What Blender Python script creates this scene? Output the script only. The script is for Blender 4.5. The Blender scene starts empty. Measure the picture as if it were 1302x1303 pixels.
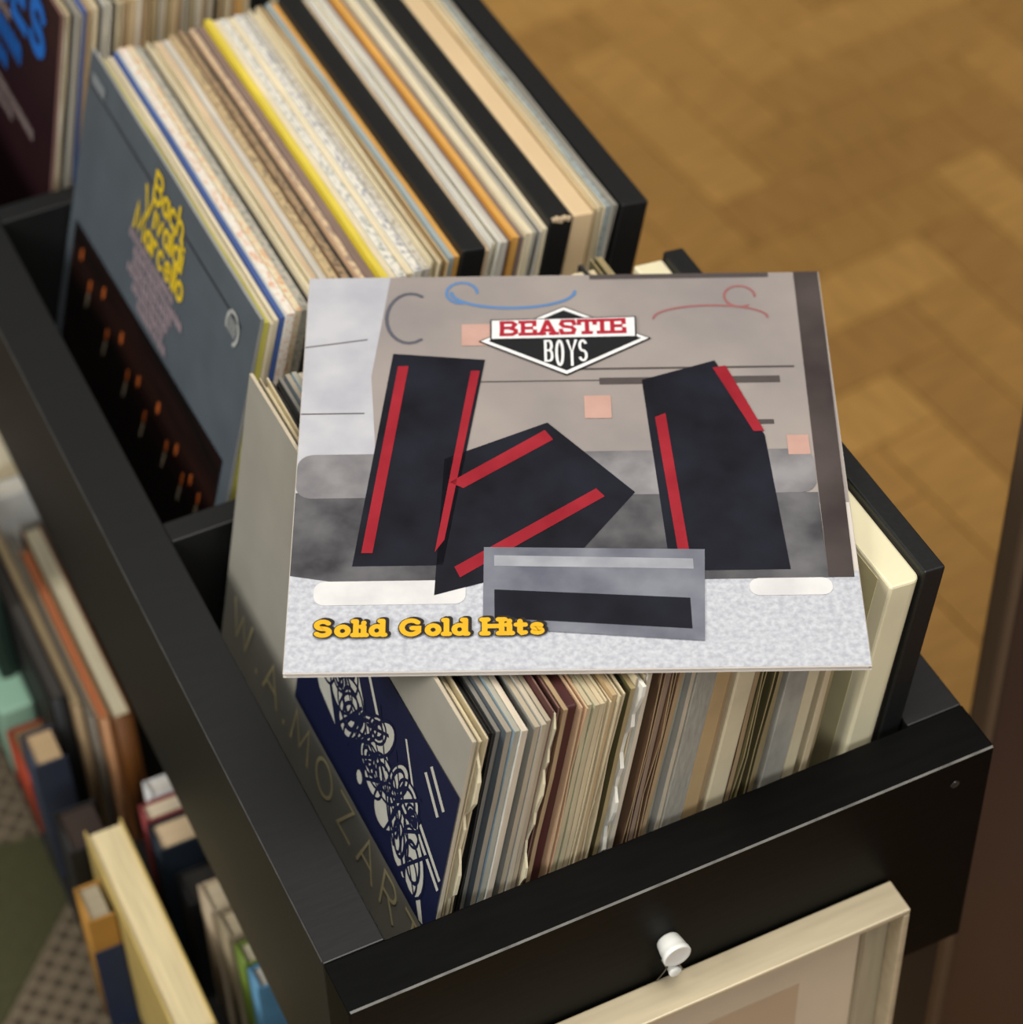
import bpy, bmesh, math, random
from mathutils import Matrix, Vector, noise

# ------------------------------------------------------------------ camera, world, light
scene = bpy.context.scene
C = scene.collection
ZR = 0.75                      # height of the crate rim above the floor
CAM = Vector((-0.22375, -0.71543, 1.15447))
RX = Vector((0.90087, -0.43368, -0.01874))
RY = Vector((-0.32406, -0.64317, -0.69377))
RZ = Vector((0.28882, 0.63107, -0.71995))
cam = bpy.data.cameras.new('camera')
camo = bpy.data.objects.new('camera', cam)
C.objects.link(camo)
m = Matrix.Identity(4)
for i in range(3):
    m[i][0] = RX[i]; m[i][1] = -RY[i]; m[i][2] = -RZ[i]
m[0][3], m[1][3], m[2][3] = CAM.x, CAM.y, CAM.z + ZR
camo.matrix_world = m
cam.sensor_fit = 'HORIZONTAL'
cam.sensor_width = 36
cam.lens = 88.69
cam.clip_start = 0.05
cam.dof.use_dof = True
cam.dof.focus_distance = 1.39
cam.dof.aperture_fstop = 5.4
scene.camera = camo

world = bpy.data.worlds.new('world')
scene.world = world
world.use_nodes = True
bg = world.node_tree.nodes['Background']
bg.inputs[0].default_value = (0.93, 0.95, 1.0, 1)
bg.inputs[1].default_value = 0.12

def area(name, loc, target, size, power, col):
    l = bpy.data.lights.new(name, 'AREA')
    l.shape = 'RECTANGLE'; l.size, l.size_y = size
    l.energy = power; l.color = col
    o = bpy.data.objects.new(name, l)
    C.objects.link(o)
    o.location = loc
    o.rotation_euler = (Vector(target) - Vector(loc)).to_track_quat('-Z', 'Y').to_euler()
    return o
area('ceiling_lamp', (0.3, -0.35, 3.1), (0.25, 0.3, 0.7), (1.5, 1.5), 44, (1.0, 0.96, 0.9))
area('window_light', (-1.0, -2.6, 2.2), (0.25, 0.2, 0.8), (1.6, 1.4), 27, (0.95, 0.97, 1.0))
area('left_fill_light', (-1.95, -0.1, 2.6), (0.1, 0.35, 0.7), (0.8, 0.8), 34, (1.0, 0.98, 0.95))  # added fill light for the left-facing covers, not a known window
scene.view_settings.view_transform = 'Standard'
scene.view_settings.look = 'None'
scene.view_settings.gamma = 1
scene.view_settings.exposure = 0.35

# ------------------------------------------------------------------ materials
def lin(c):
    return tuple(((v / 255) / 12.92 if v / 255 <= .04045 else ((v / 255 + .055) / 1.055) ** 2.4) for v in c)
MATS = {}
def mat(name, c, rough=.6, var=.12, scale=40, stretch=(1, 1, 1), bump=0.0, c2=None, thr=None, metal=0, spec=.5):
    """noise-varied procedural material; c2 = second colour mixed in by the noise"""
    if name in MATS: return MATS[name]
    M = bpy.data.materials.new(name); M.use_nodes = True
    nt = M.node_tree; N = nt.nodes; L = nt.links
    b = N['Principled BSDF']
    b.inputs['Roughness'].default_value = rough
    b.inputs['Metallic'].default_value = metal
    b.inputs['Specular IOR Level'].default_value = spec
    tc = N.new('ShaderNodeTexCoord'); mp = N.new('ShaderNodeMapping')
    mp.inputs['Scale'].default_value = stretch
    no = N.new('ShaderNodeTexNoise'); no.inputs['Scale'].default_value = scale; no.inputs['Detail'].default_value = 5
    L.new(tc.outputs['Object'], mp.inputs[0]); L.new(mp.outputs[0], no.inputs['Vector'])
    cr = N.new('ShaderNodeValToRGB')
    a = lin(c)
    if c2 is None:
        lo = tuple(max(0, v * (1 - var)) for v in a); hi = tuple(min(1, v * (1 + var)) for v in a)
        p = (.3, .7)
    else:
        lo, hi = a, lin(c2); p = thr or (.4, .6)
    cr.color_ramp.elements[0].color = (*lo, 1); cr.color_ramp.elements[1].color = (*hi, 1)
    cr.color_ramp.elements[0].position, cr.color_ramp.elements[1].position = p
    L.new(no.outputs['Fac'], cr.inputs[0]); L.new(cr.outputs[0], b.inputs['Base Color'])
    if bump:
        bp = N.new('ShaderNodeBump'); bp.inputs['Strength'].default_value = bump; bp.inputs['Distance'].default_value = .001
        L.new(no.outputs['Fac'], bp.inputs['Height']); L.new(bp.outputs[0], b.inputs['Normal'])
    MATS[name] = M
    return M
def paint(c, rough=.55, var=.06):
    return mat('print_%d_%d_%d' % tuple(c), c, rough, var, 90)

BLACK = mat('black_painted_wood', (8, 8, 7), .5, .25, 30, (1, 6, 1), .12, spec=.62)
BLACKX = mat('black_painted_wood_front', (7, 7, 6), .5, .25, 30, (1, 6, 6), .12, spec=.1)
BOXBLK = mat('black_box_cloth', (18, 19, 18), .5, .2, 300, (1, 1, 1), .15)

# ------------------------------------------------------------------ helpers
def link(o, parent=None):
    C.objects.link(o)
    if parent is not None: o.parent = parent
    return o
def mesh_obj(name, bm, mats, parent=None, smooth=False):
    me = bpy.data.meshes.new(name)
    bm.to_mesh(me); bm.free()
    for M in (mats if isinstance(mats, (list, tuple)) else [mats]): me.materials.append(M)
    if smooth:
        for p in me.polygons: p.use_smooth = True
    return link(bpy.data.objects.new(name, me), parent)
def empty(name, loc, rot=(0, 0, 0)):
    o = bpy.data.objects.new(name, None); o.empty_display_size = .02
    o.location = loc; o.rotation_euler = rot
    return link(o)
def tag(o, label=None, cat=None, group=None, kind=None):
    if label: o['label'] = label
    if cat: o['category'] = cat
    if group: o['group'] = group
    if kind: o['kind'] = kind
    return o
def bbox(bm, lo, hi, bev=0.0, seg=1, mi=0):
    vs = [bm.verts.new((x, y, z)) for x in (lo[0], hi[0]) for y in (lo[1], hi[1]) for z in (lo[2], hi[2])]
    fs = [bm.faces.new([vs[i] for i in f]) for f in ((0, 1, 3, 2), (4, 6, 7, 5), (0, 4, 5, 1), (2, 3, 7, 6), (0, 2, 6, 4), (1, 5, 7, 3))]
    for f in fs: f.material_index = mi
    if bev:
        es = list({e for f in fs for e in f.edges})
        bmesh.ops.bevel(bm, geom=es, offset=bev, segments=seg, profile=.5, affect='EDGES', clamp_overlap=True)
    return fs
def box(name, lo, hi, M, parent=None, bev=.001, seg=2):
    bm = bmesh.new(); bbox(bm, lo, hi, bev, seg)
    return mesh_obj(name, bm, M, parent)
def tube(bm, pts, r, n=8):
    rings = []
    for i, p in enumerate(pts):
        p = Vector(p); a = Vector(pts[max(0, i - 1)]); b = Vector(pts[min(len(pts) - 1, i + 1)])
        q = (b - a).normalized().to_track_quat('Z', 'Y')
        rings.append([bm.verts.new(p + q @ Vector((r * math.cos(t), r * math.sin(t), 0))) for t in [2 * math.pi * k / n for k in range(n)]])
    for A, B in zip(rings, rings[1:]):
        for k in range(n): bm.faces.new((A[k], A[(k + 1) % n], B[(k + 1) % n], B[k]))
    bm.faces.new(rings[0][::-1]); bm.faces.new(rings[-1])
def lathe(bm, prof, n=32):
    """profile (radius, height) turned about local Z"""
    rings = []
    for r, h in prof:
        rings.append([bm.verts.new((r * math.cos(2 * math.pi * k / n), r * math.sin(2 * math.pi * k / n), h)) for k in range(n)])
    for A, B in zip(rings, rings[1:]):
        for k in range(n): bm.faces.new((A[k], A[(k + 1) % n], B[(k + 1) % n], B[k]))
    bm.faces.new(rings[0][::-1]); bm.faces.new(rings[-1])

# ---- stroke lettering
def arc(cx, cy, rx, ry, a0, a1, n=12):
    return [(cx + rx * math.cos(math.radians(a0 + (a1 - a0) * i / n)), cy + ry * math.sin(math.radians(a0 + (a1 - a0) * i / n))) for i in range(n + 1)]
GL = {
 'A': (.75, [[(0, 0), (.37, 1), (.75, 0)], [(.13, .34), (.62, .34)]]),
 'B': (.62, [[(0, 0), (0, 1)], [(0, 1)] + arc(.36, .76, .22, .24, 90, -90) + [(0, .52)], [(0, .52)] + arc(.37, .26, .25, .26, 90, -90) + [(0, 0)]]),
 'E': (.58, [[(.58, 0), (0, 0), (0, 1), (.56, 1)], [(0, .52), (.44, .52)]]),
 'G': (.78, [arc(.4, .5, .4, .5, 45, 315, 18) + [(.72, .2), (.72, .45), (.45, .45)]]),
 'H': (.74, [[(0, 0), (0, 1)], [(.74, 0), (.74, 1)], [(0, .52), (.74, .52)]]),
 'I': (.0, [[(0, 0), (0, 1)]]),
 'M': (.9, [[(0, 0), (.12, 1), (.45, .15), (.78, 1), (.9, 0)]]),
 'L': (.5, [[(0, 1), (0, 0), (.5, 0)]]),
 'O': (.8, [arc(.4, .5, .4, .5, 0, 360, 24)]),
 'R': (.62, [[(0, 0), (0, 1)], [(0, 1)] + arc(.34, .74, .24, .26, 90, -90) + [(0, .48)], [(.28, .48), (.62, 0)]]),
 'S': (.58, [arc(.29, .74, .27, .26, 30, 270, 12) + arc(.29, .25, .29, .25, 90, -150, 12)]),
 'T': (.68, [[(0, 1), (.68, 1)], [(.34, 1), (.34, 0)]]),
 'U': (.66, [[(0, 1)] + arc(.33, .33, .33, .33, 180, 360) + [(.66, 1)]]),
 'V': (.7, [[(0, 1), (.35, 0), (.7, 1)]]),
 'W': (1.0, [[(0, 1), (.25, 0), (.5, .85), (.75, 0), (1, 1)]]),
 'Y': (.68, [[(0, 1), (.34, .5), (.68, 1)], [(.34, .5), (.34, 0)]]),
 'Z': (.62, [[(0, 1), (.62, 1), (0, 0), (.62, 0)]]),
 '.': (.0, [[(0, 0), (0, .03)]]),
 'a': (.44, [arc(.22, .3, .22, .3, 0, 360, 18), [(.44, .6), (.44, 0)]]),
 'c': (.44, [arc(.24, .3, .24, .3, 50, 310, 14)]),
 'd': (.48, [arc(.23, .31, .23, .31, 0, 360, 18), [(.48, 1), (.48, 0)], [(.36, 1), (.48, 1)], [(.48, 0), (.58, 0)]]),
 'e': (.46, [[(.02, .32), (.44, .32)] + arc(.23, .3, .22, .3, 0, 310, 14)]),
 'h': (.44, [[(0, 0), (0, 1)], [(0, .35)] + arc(.22, .38, .22, .22, 180, 0, 8) + [(.44, 0)]]),
 'i': (.0, [[(0, 0), (0, .6)], [(0, .86), (0, .88)]]),
 'l': (.0, [[(0, 0), (0, 1)]]),
 'o': (.48, [arc(.24, .31, .24, .31, 0, 360, 20)]),
 'r': (.3, [[(0, 0), (0, .6)], [(0, .35)] + arc(.2, .4, .2, .2, 180, 60, 6)]),
 's': (.4, [arc(.2, .46, .18, .16, 30, 270, 10) + arc(.2, .16, .2, .15, 90, -150, 10)]),
 't': (.32, [[(.12, .85), (.12, .12), (.2, 0), (.34, .04)], [(-.04, .6), (.34, .6)]]),
 'v': (.44, [[(0, .6), (.22, 0), (.44, .6)]]),
}
# slab feet for the fat title and the emblem
SLAB = {
 'l': [[(-.12, 1), (0, 1)], [(-.12, 0), (.12, 0)]], 'i': [[(-.12, .6), (0, .6)], [(-.12, 0), (.12, 0)]],
 'H': [[(-.12, 0), (.14, 0)], [(-.12, 1), (.14, 1)], [(.6, 0), (.88, 0)], [(.6, 1), (.88, 1)]],
}
LIFT = [0]
def stroke_polys(line, w, rnd=True):
    """one continuous mitred strip per line; every strip lies a hair above the previous one"""
    pts = []
    for q in line:
        q = Vector((q[0], q[1]))
        if not pts or (q - pts[-1]).length > 1e-7: pts.append(q)
    closed = len(pts) > 3 and (pts[0] - pts[-1]).length < 1e-6
    if closed: pts = pts[:-1]
    n = len(pts); L = []; R = []
    for i, q in enumerate(pts):
        a = pts[i - 1] if (i or closed) else None; b = pts[(i + 1) % n] if (i < n - 1 or closed) else None
        d1 = (q - a).normalized() if a is not None else None; d2 = (b - q).normalized() if b is not None else None
        if d1 is None: d1 = d2
        if d2 is None: d2 = d1
        n1 = Vector((-d1.y, d1.x)); n2 = Vector((-d2.y, d2.x)); m = n1 + n2
        m = n1 if m.length < .2 else m.normalized()
        k = min(1.7, 1 / max(.3, m.dot(n1)))
        c = q
        if not closed and not rnd:
            if i == 0: c = q - d2 * w / 2
            if i == n - 1: c = q + d1 * w / 2
        L.append(c + m * k * w / 2); R.append(c - m * k * w / 2)
    LIFT[0] += 1
    lv = (LIFT[0] % 40) * 1.2e-6
    out = []
    for i in range(n if closed else n - 1):
        j = (i + 1) % n
        out.append(([R[i], R[j], L[j], L[i]], lv))
    if rnd and not closed:
        for q, o in ((pts[0], pts[1]), (pts[-1], pts[-2])):
            d = (q - o).normalized(); a0 = math.atan2(d.y, d.x)
            out.append(([q + Vector((math.cos(a0 + t), math.sin(a0 + t))) * w / 2 for t in [-math.pi / 2 + math.pi * k / 8 for k in range(9)]], lv))
    return out
def text_polys(txt, x, y, h, width, w, rnd=True, slab=False, gap=.3, space=.45, drop=None):
    """lettering fitted to `width`, cap height h, stroke w (absolute)"""
    xs = []; cur = 0
    for ch in txt:
        if ch == ' ': cur += space; xs.append(None); continue
        xs.append(cur); cur += GL[ch][0] + gap
    k = width / (cur - gap)
    out = []
    for i, ch in enumerate(txt):
        if ch == ' ': continue
        hh = h if drop is None else h + drop[i]
        yy = y if drop is None else y - drop[i]
        lines = list(GL[ch][1]) + (SLAB.get(ch, []) if slab else [])
        for ln in lines:
            out += stroke_polys([(x + (xs[i] + px) * k, yy + py * hh) for px, py in ln], w, rnd)
    return out
def flat(name, polys, M, parent, f, lift):
    """print laid on a face: f maps (u, v, lift) to the parent's local space"""
    bm = bmesh.new()
    for p in polys:
        lv = 0
        if isinstance(p, tuple): p, lv = p
        vs = [bm.verts.new(f(q[0], q[1], lift + lv)) for q in p]
        bm.faces.new(vs)
    bm.normal_update()
    return mesh_obj(name, bm, M, parent)
def rrect(u0, v0, u1, v1, r, rot=0, n=6):
    pts = []
    for cx, cy, a in ((u1 - r, v1 - r, 0), (u0 + r, v1 - r, 90), (u0 + r, v0 + r, 180), (u1 - r, v0 + r, 270)):
        pts += arc(cx, cy, r, r, a, a + 90, n)
    if rot:
        mu, mv = (u0 + u1) / 2, (v0 + v1) / 2; c, s = math.cos(rot), math.sin(rot)
        pts = [(mu + (x - mu) * c - (y - mv) * s, mv + (x - mu) * s + (y - mv) * c) for x, y in pts]
    return pts
ORD = ['zeroth', 'first', 'second', 'third', 'fourth', 'fifth', 'sixth', 'seventh', 'eighth', 'ninth', 'tenth', 'eleventh', 'twelfth', 'thirteenth',
       'fourteenth', 'fifteenth', 'sixteenth', 'seventeenth', 'eighteenth', 'nineteenth', 'twentieth']
def ordinal(n):
    if n <= 20: return ORD[n]
    t = {2: 'twenty', 3: 'thirty', 4: 'forty', 5: 'fifty'}[n // 10]
    return {2: 'twentieth', 3: 'thirtieth', 4: 'fortieth', 5: 'fiftieth'}[n // 10] if n % 10 == 0 else t + '-' + ORD[n % 10]

# ------------------------------------------------------------------ setting: parquet floor
rnd = random.Random(7)
FLOORM = mat('floor_base_wood', (150, 110, 58), .6, .2, 8)
PLK = [mat('parquet_oak_%d' % i, c, .38, .16, 14, (1, 7, 1), .03) for i, c in enumerate(((202, 152, 80), (194, 145, 76), (188, 140, 72), (208, 158, 84), (184, 136, 71)))]
fl = box('floor', (-2.6, -2.2, -.05), (3.6, 4.0, -.004), FLOORM, None, 0)
tag(fl, kind='structure')
PW, PN = .085, 4
plank_me = []
for M in PLK:
    bm = bmesh.new(); bbox(bm, (-PW / 2 + .0008, -PW * PN / 2 + .0008, -.004), (PW / 2 - .0008, PW * PN / 2 - .0008, 0), .0008, 1)
    me = bpy.data.meshes.new('plank'); bm.to_mesh(me); bm.free(); me.materials.append(M); plank_me.append(me)
seen = set(); cand = []
rot = math.radians(6)
for i in range(-40, 60):
    for j in range(-40, 60):
        t = (i - j) % (2 * PN)
        if t < PN: key = ('h', i - t, j); cx, cy = (i - t + PN / 2) * PW, (j + .5) * PW; a = math.pi / 2
        else:
            s = t - PN; key = ('v', i, j + s); cx, cy = (i + .5) * PW, (j + s + 1 - PN / 2) * PW; a = 0
        if key in seen: continue
        seen.add(key)
        X = cx * math.cos(rot) - cy * math.sin(rot); Y = cx * math.sin(rot) + cy * math.cos(rot)
        if -.1 < X < 2.35 and -.3 < Y < 3.0:
            cand.append((math.hypot(X - 1.1, Y - 1.1), X, Y, a + rot + (math.pi if rnd.random() < .5 else 0)))
cand.sort()
for d, X, Y, a in cand[:298]:
    o = bpy.data.objects.new('plank', rnd.choice(plank_me)); o.location = (X, Y, 0); o.rotation_euler = (0, 0, a)
    link(o, fl)

wl = box('wall_back', (-2.6, 4.0, -.05), (3.6, 4.1, 2.9), mat('plaster', (190, 182, 168), .9, .05, 3), None, 0); tag(wl, kind='structure')
wl = box('wall_right', (3.6, -2.2, -.05), (3.7, 4.1, 2.9), MATS['plaster'], None, 0); tag(wl, kind='structure')

# rug under the left side
def weave_mat():
    M = bpy.data.materials.new('rug_weave'); M.use_nodes = True
    N = M.node_tree.nodes; L = M.node_tree.links; b = N['Principled BSDF']; b.inputs['Roughness'].default_value = .9
    tc = N.new('ShaderNodeTexCoord'); br = N.new('ShaderNodeTexBrick')
    br.offset = 0; br.inputs['Scale'].default_value = 1
    br.inputs['Brick Width'].default_value = .016; br.inputs['Row Height'].default_value = .016; br.inputs['Mortar Size'].default_value = .0035
    br.inputs['Mortar Smooth'].default_value = .4
    br.inputs['Color1'].default_value = (*lin((72, 60, 45)), 1); br.inputs['Color2'].default_value = (*lin((80, 68, 50)), 1); br.inputs['Mortar'].default_value = (*lin((122, 108, 86)), 1)
    mp = N.new('ShaderNodeMapping'); mp.inputs['Rotation'].default_value = (0, 0, .75)
    L.new(tc.outputs['Object'], mp.inputs[0]); L.new(mp.outputs[0], br.inputs[0]); L.new(br.outputs['Color'], b.inputs['Base Color'])
    bp = N.new('ShaderNodeBump'); bp.inputs['Strength'].default_value = .6; bp.inputs['Distance'].default_value = .002
    L.new(br.outputs['Fac'], bp.inputs['Height']); L.new(bp.outputs[0], b.inputs['Normal'])
    return M
OLIVE = mat('rug_olive', (68, 67, 38), .95, .15, 120, (1, 1, 1), .3)
rug = empty('rug', (-.55, .6, 0))
tag(rug, 'woven grid-pattern rug with olive green stripe beside the black stand', 'rug')
box('rug_field', (-.9, -1.3, 0), (.56, 1.5, .007), weave_mat(), rug, .002, 1)
bm = bmesh.new()
S0 = [(-.25, .62), (.60 - .04, .115), (.56, -.01), (.42, -.012), (-.45, -.93), (-.9, -.93), (-.9, -.1)]
S0 = [(.56, .16), (.475, .174), (-.2, .62), (-.9, .9), (-.9, -.55), (-.35, -.55), (.421, -.012), (.515, .089), (.56, .12)]
vs = [bm.verts.new((x, y, .0072)) for x, y in S0]; vt = [bm.verts.new((x, y, .009)) for x, y in S0]
bm.faces.new(vt); bm.faces.new(vs[::-1])
for i in range(len(S0)): bm.faces.new((vs[i], vs[(i + 1) % len(S0)], vt[(i + 1) % len(S0)], vt[i]))
bmesh.ops.recalc_face_normals(bm, faces=bm.faces)
mesh_obj('olive_stripe', bm, OLIVE, rug)

# tall brown cabinet standing beyond the right side of the crate
BRN = mat('brown_cabinet_wood', (102, 77, 64), .5, .1, 5, (1, 1, .25), .05)
BRN2 = mat('brown_cabinet_edge', (106, 86, 66), .5, .1, 6, (1, 1, .25), .05)
cab = empty('brown_cabinet', (.553, -.040, 0))
tag(cab, 'tall dark brown wooden cabinet standing on parquet beside the record crate', 'cabinet')
box('side_panel', (.0, -.26, .0), (.022, .208, .98), BRN, cab, .002)
box('corner_post', (-.004, .2085, .0), (.04, .236, .98), BRN2, cab, .006, 3)
box('back_panel', (.04, .214, .04), (.52, .228, .98), BRN, cab, .001)
box('side_panel', (.50, -.26, .04), (.522, .212, .98), BRN, cab, .002)
box('door', (.024, -.278, .07), (.259, -.26, .96), BRN, cab, .002)
box('door', (.263, -.278, .07), (.498, -.26, .96), BRN, cab, .002)
box('cabinet_top', (-.01, -.29, .98), (.532, .245, 1.005), BRN2, cab, .003)
box('plinth', (.024, -.24, .0), (.512, .22, .045), BRN, cab, .002)

# ------------------------------------------------------------------ crate
W, T, D0, DV, LB = .4085, .0353, .19, .018, .335
Y1 = T + LB; Y2 = Y1 + DV + LB; Y3 = Y2 + DV + LB
crate = empty('record_crate', (0, 0, ZR))
tag(crate, 'long black painted wooden record crate with three compartments', 'crate')
box('front_panel', (0, 0, -D0), (W, T - .0002, 0), BLACKX, crate, .0012, 2)
box('side_panel', (0, T + .0002, -D0), (.0368, Y3, -.0006), BLACK, crate, .001, 2)
box('side_panel', (W - .0368, T + .0002, -D0), (W, Y3, -.0006), BLACK, crate, .001, 2)
box('back_panel', (0, Y3 + .0002, -D0), (W, Y3 + T, 0), BLACKX, crate, .0012, 2)
for y in (Y1, Y2): box('divider', (.0369, y, -D0 + .011), (W - .0369, y + DV, -.001), BLACK, crate, .0008, 2)
box('bottom_panel', (.0369, T, -D0), (W - .0369, Y3, -D0 + .010), BLACKX, crate, 0)
bm = bmesh.new(); lathe(bm, [(.003, 0), (.0028, .0004), (.0012, .0002)], 16)
s = mesh_obj('screw_head', bm, mat('screw_black', (40, 40, 38), .3), crate); s.location = (.384, -.0002, -.022); s.rotation_euler = (math.pi / 2, 0, 0)

EDGEHL = mat('painted_edge_highlight', (112, 110, 104), .5, 0, 60, (1, 1, 1), 0, (66, 64, 60), (.45, .75))  # bevel highlight on the crate rim, painted as a pale strip
def strip(a, b, w1, w2, M):
    bm = bmesh.new(); a = Vector(a); b = Vector(b); w1 = Vector(w1); w2 = Vector(w2)
    bm.faces.new([bm.verts.new(q) for q in (a + w1, b + w1, b + w2, a + w2)])
    return mesh_obj('edge_highlight', bm, M, crate)
strip((.001, -.0004, .0004), (W - .001, -.0004, .0004), (0, .0012, -.0001), (0, .0001, -.0011), EDGEHL)
strip((-.0003, T + .002, -.0003), (-.0003, Y3 - .001, -.0003), (.0001, 0, -.0009), (.0009, 0, -.0001), mat('painted_edge_highlight_faint', (58, 57, 54), .5, .3, 60))  # fainter painted highlight along the left rim
stand = empty('crate_stand', (.2, .55, 0))
tag(stand, 'black wooden stand with low shelf carrying the record crate', 'stand')
for x0, x1 in ((.012, .066), (.343, .3975)):
    for y0, y1 in ((.004, .06), (1.06, 1.12)):
        box('leg', (x0 - .2, y0 - .55, 0), (x1 - .2, y1 - .55, ZR - D0 - .0002), BLACK, stand, .001)
box('apron', (.0121 - .2, .061 - .55, ZR - .25), (.03 - .2, 1.059 - .55, ZR - D0 - .0004), BLACK, stand, .001)
box('apron', (.38 - .2, .061 - .55, ZR - .25), (.397 - .2, 1.059 - .55, ZR - D0 - .0004), BLACK, stand, .001)
box('shelf_board', (-.066 - .2, .066 - .55, .287), (.397 - .2, 1.055 - .55, .30), BLACK, stand, .001)
SH = .3002
for y0 in (.12, .98):
    box('shelf_foot', (-.05 - .2, y0 - .55, .0095), (-.02 - .2, y0 + .04 - .55, .287), BLACK, stand, .001)
for x0, x1 in ((.066, .343),):
    for y0 in (.012, 1.075): box('cross_bar', (x0 - .2, y0 - .55, .10), (x1 - .2, y0 + .03 - .55, .15), BLACK, stand, .001)

# ------------------------------------------------------------------ record sleeves
S = .315
COL = {
 'cream': ((214, 200, 165), (228, 216, 184)), 'white': ((224, 222, 210), (236, 233, 222)), 'grey': ((150, 148, 138), (176, 172, 160)),
 'dark grey': ((62, 62, 60), (120, 116, 106)), 'black': ((16, 16, 16), (40, 37, 33)), 'pale grey': ((176, 174, 164), (200, 197, 186)),
 'blue': ((44, 72, 136), (60, 86, 140)), 'yellow': ((214, 190, 48), (226, 204, 70)), 'olive yellow': ((172, 168, 50), (196, 188, 84)),
 'tan': ((186, 158, 114), (200, 176, 134)), 'peach': ((208, 170, 134), (216, 190, 154)), 'brown': ((104, 78, 56), (160, 134, 102)),
 'maroon': ((72, 34, 32), (120, 88, 78)), 'purple-brown': ((78, 58, 62), (120, 100, 96)), 'light blue': ((128, 150, 160), (156, 170, 172)),
 'teal': ((112, 136, 132), (150, 164, 156)), 'orange': ((206, 144, 54), (220, 162, 76)), 'pale green': ((180, 178, 146), (206, 200, 168)),
 'olive': ((92, 84, 52), (150, 138, 96)), 'slate': ((80, 88, 94), (140, 142, 140)),
}
TONE = [0]
def sleeve_mats(col, speck):
    f, e = COL[col]
    if TONE[0] and col not in ('black', 'dark grey', 'maroon', 'blue', 'olive yellow'): e = tuple(int(q * (1 - TONE[0]) + r * TONE[0]) for q, r in zip(e, (172, 146, 108)))
    fm = mat('sleeve_' + col.replace(' ', '_'), f, .55, .1, 25, (1, 1, 1), .04)
    if speck:
        d = {'dark': (50, 46, 44), 'navy': (30, 44, 92), 'teal': (84, 100, 98), 'brown': (92, 72, 54), 'orange': (206, 120, 70), 'purple': (96, 76, 80)}[speck]
        em = mat('spine_%s_%s' % (col.replace(' ', '_'), speck), e, .6, 0, 420, (1, .55, 1), 0, tuple(int(.45 * q + .55 * r) for q, r in zip(e, d)), (.48, .66))
    else:
        em = mat('edge_%s_%d' % (col.replace(' ', '_'), TONE[0] * 100), e, .7, .16, 60, (3, .35, .35), .1)
    return fm, em
def board(bm, x0, x1, y0, y1, z0, z1, seed, bow, wear, n=6):
    """thin card with gently bowed faces and worn edges; faces 0 = cover, 1 = edge"""
    g = {}
    for s, x in ((0, x0), (1, x1)):
        for i in range(n + 1):
            for j in range(n + 1):
                y = y0 + (y1 - y0) * i / n; z = z0 + (z1 - z0) * j / n
                if 0 < i < n: pass
                dy = dz = 0
                if i == 0: dy = wear * (noise.noise((seed, j * .9, 1)))
                if j == n: dz = wear * (noise.noise((seed, i * .9, 5)))
                b = bow * math.sin(math.pi * i / n) * (j / n)
                g[s, i, j] = bm.verts.new((x + b, y + dy, z + dz))
    for i in range(n):
        for j in range(n):
            bm.faces.new((g[0, i, j], g[0, i, j + 1], g[0, i + 1, j + 1], g[0, i + 1, j])).material_index = 0
            bm.faces.new((g[1, i, j], g[1, i + 1, j], g[1, i + 1, j + 1], g[1, i, j + 1])).material_index = 0
    for k in range(n):
        for q in ((g[0, 0, k], g[1, 0, k], g[1, 0, k + 1], g[0, 0, k + 1]), (g[0, n, k], g[0, n, k + 1], g[1, n, k + 1], g[1, n, k]),
                  (g[0, k, 0], g[0, k + 1, 0], g[1, k + 1, 0], g[1, k, 0]), (g[0, k, n], g[1, k, n], g[1, k + 1, n], g[0, k + 1, n])):
            bm.faces.new(q).material_index = 1
PAPER = mat('inner_paper', (218, 206, 172), .8, .14, 50, (1, .4, .4), .15)
PAPERW = mat('inner_paper_white', (226, 222, 208), .8, .1, 50, (1, .4, .4), .15)
DISC = mat('vinyl_black', (14, 14, 14), .25, .1, 60)
LINEN = mat('grey_linen_cloth', (150, 145, 132), .85, .14, 420, (1, 1, .2), .35)
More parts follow.
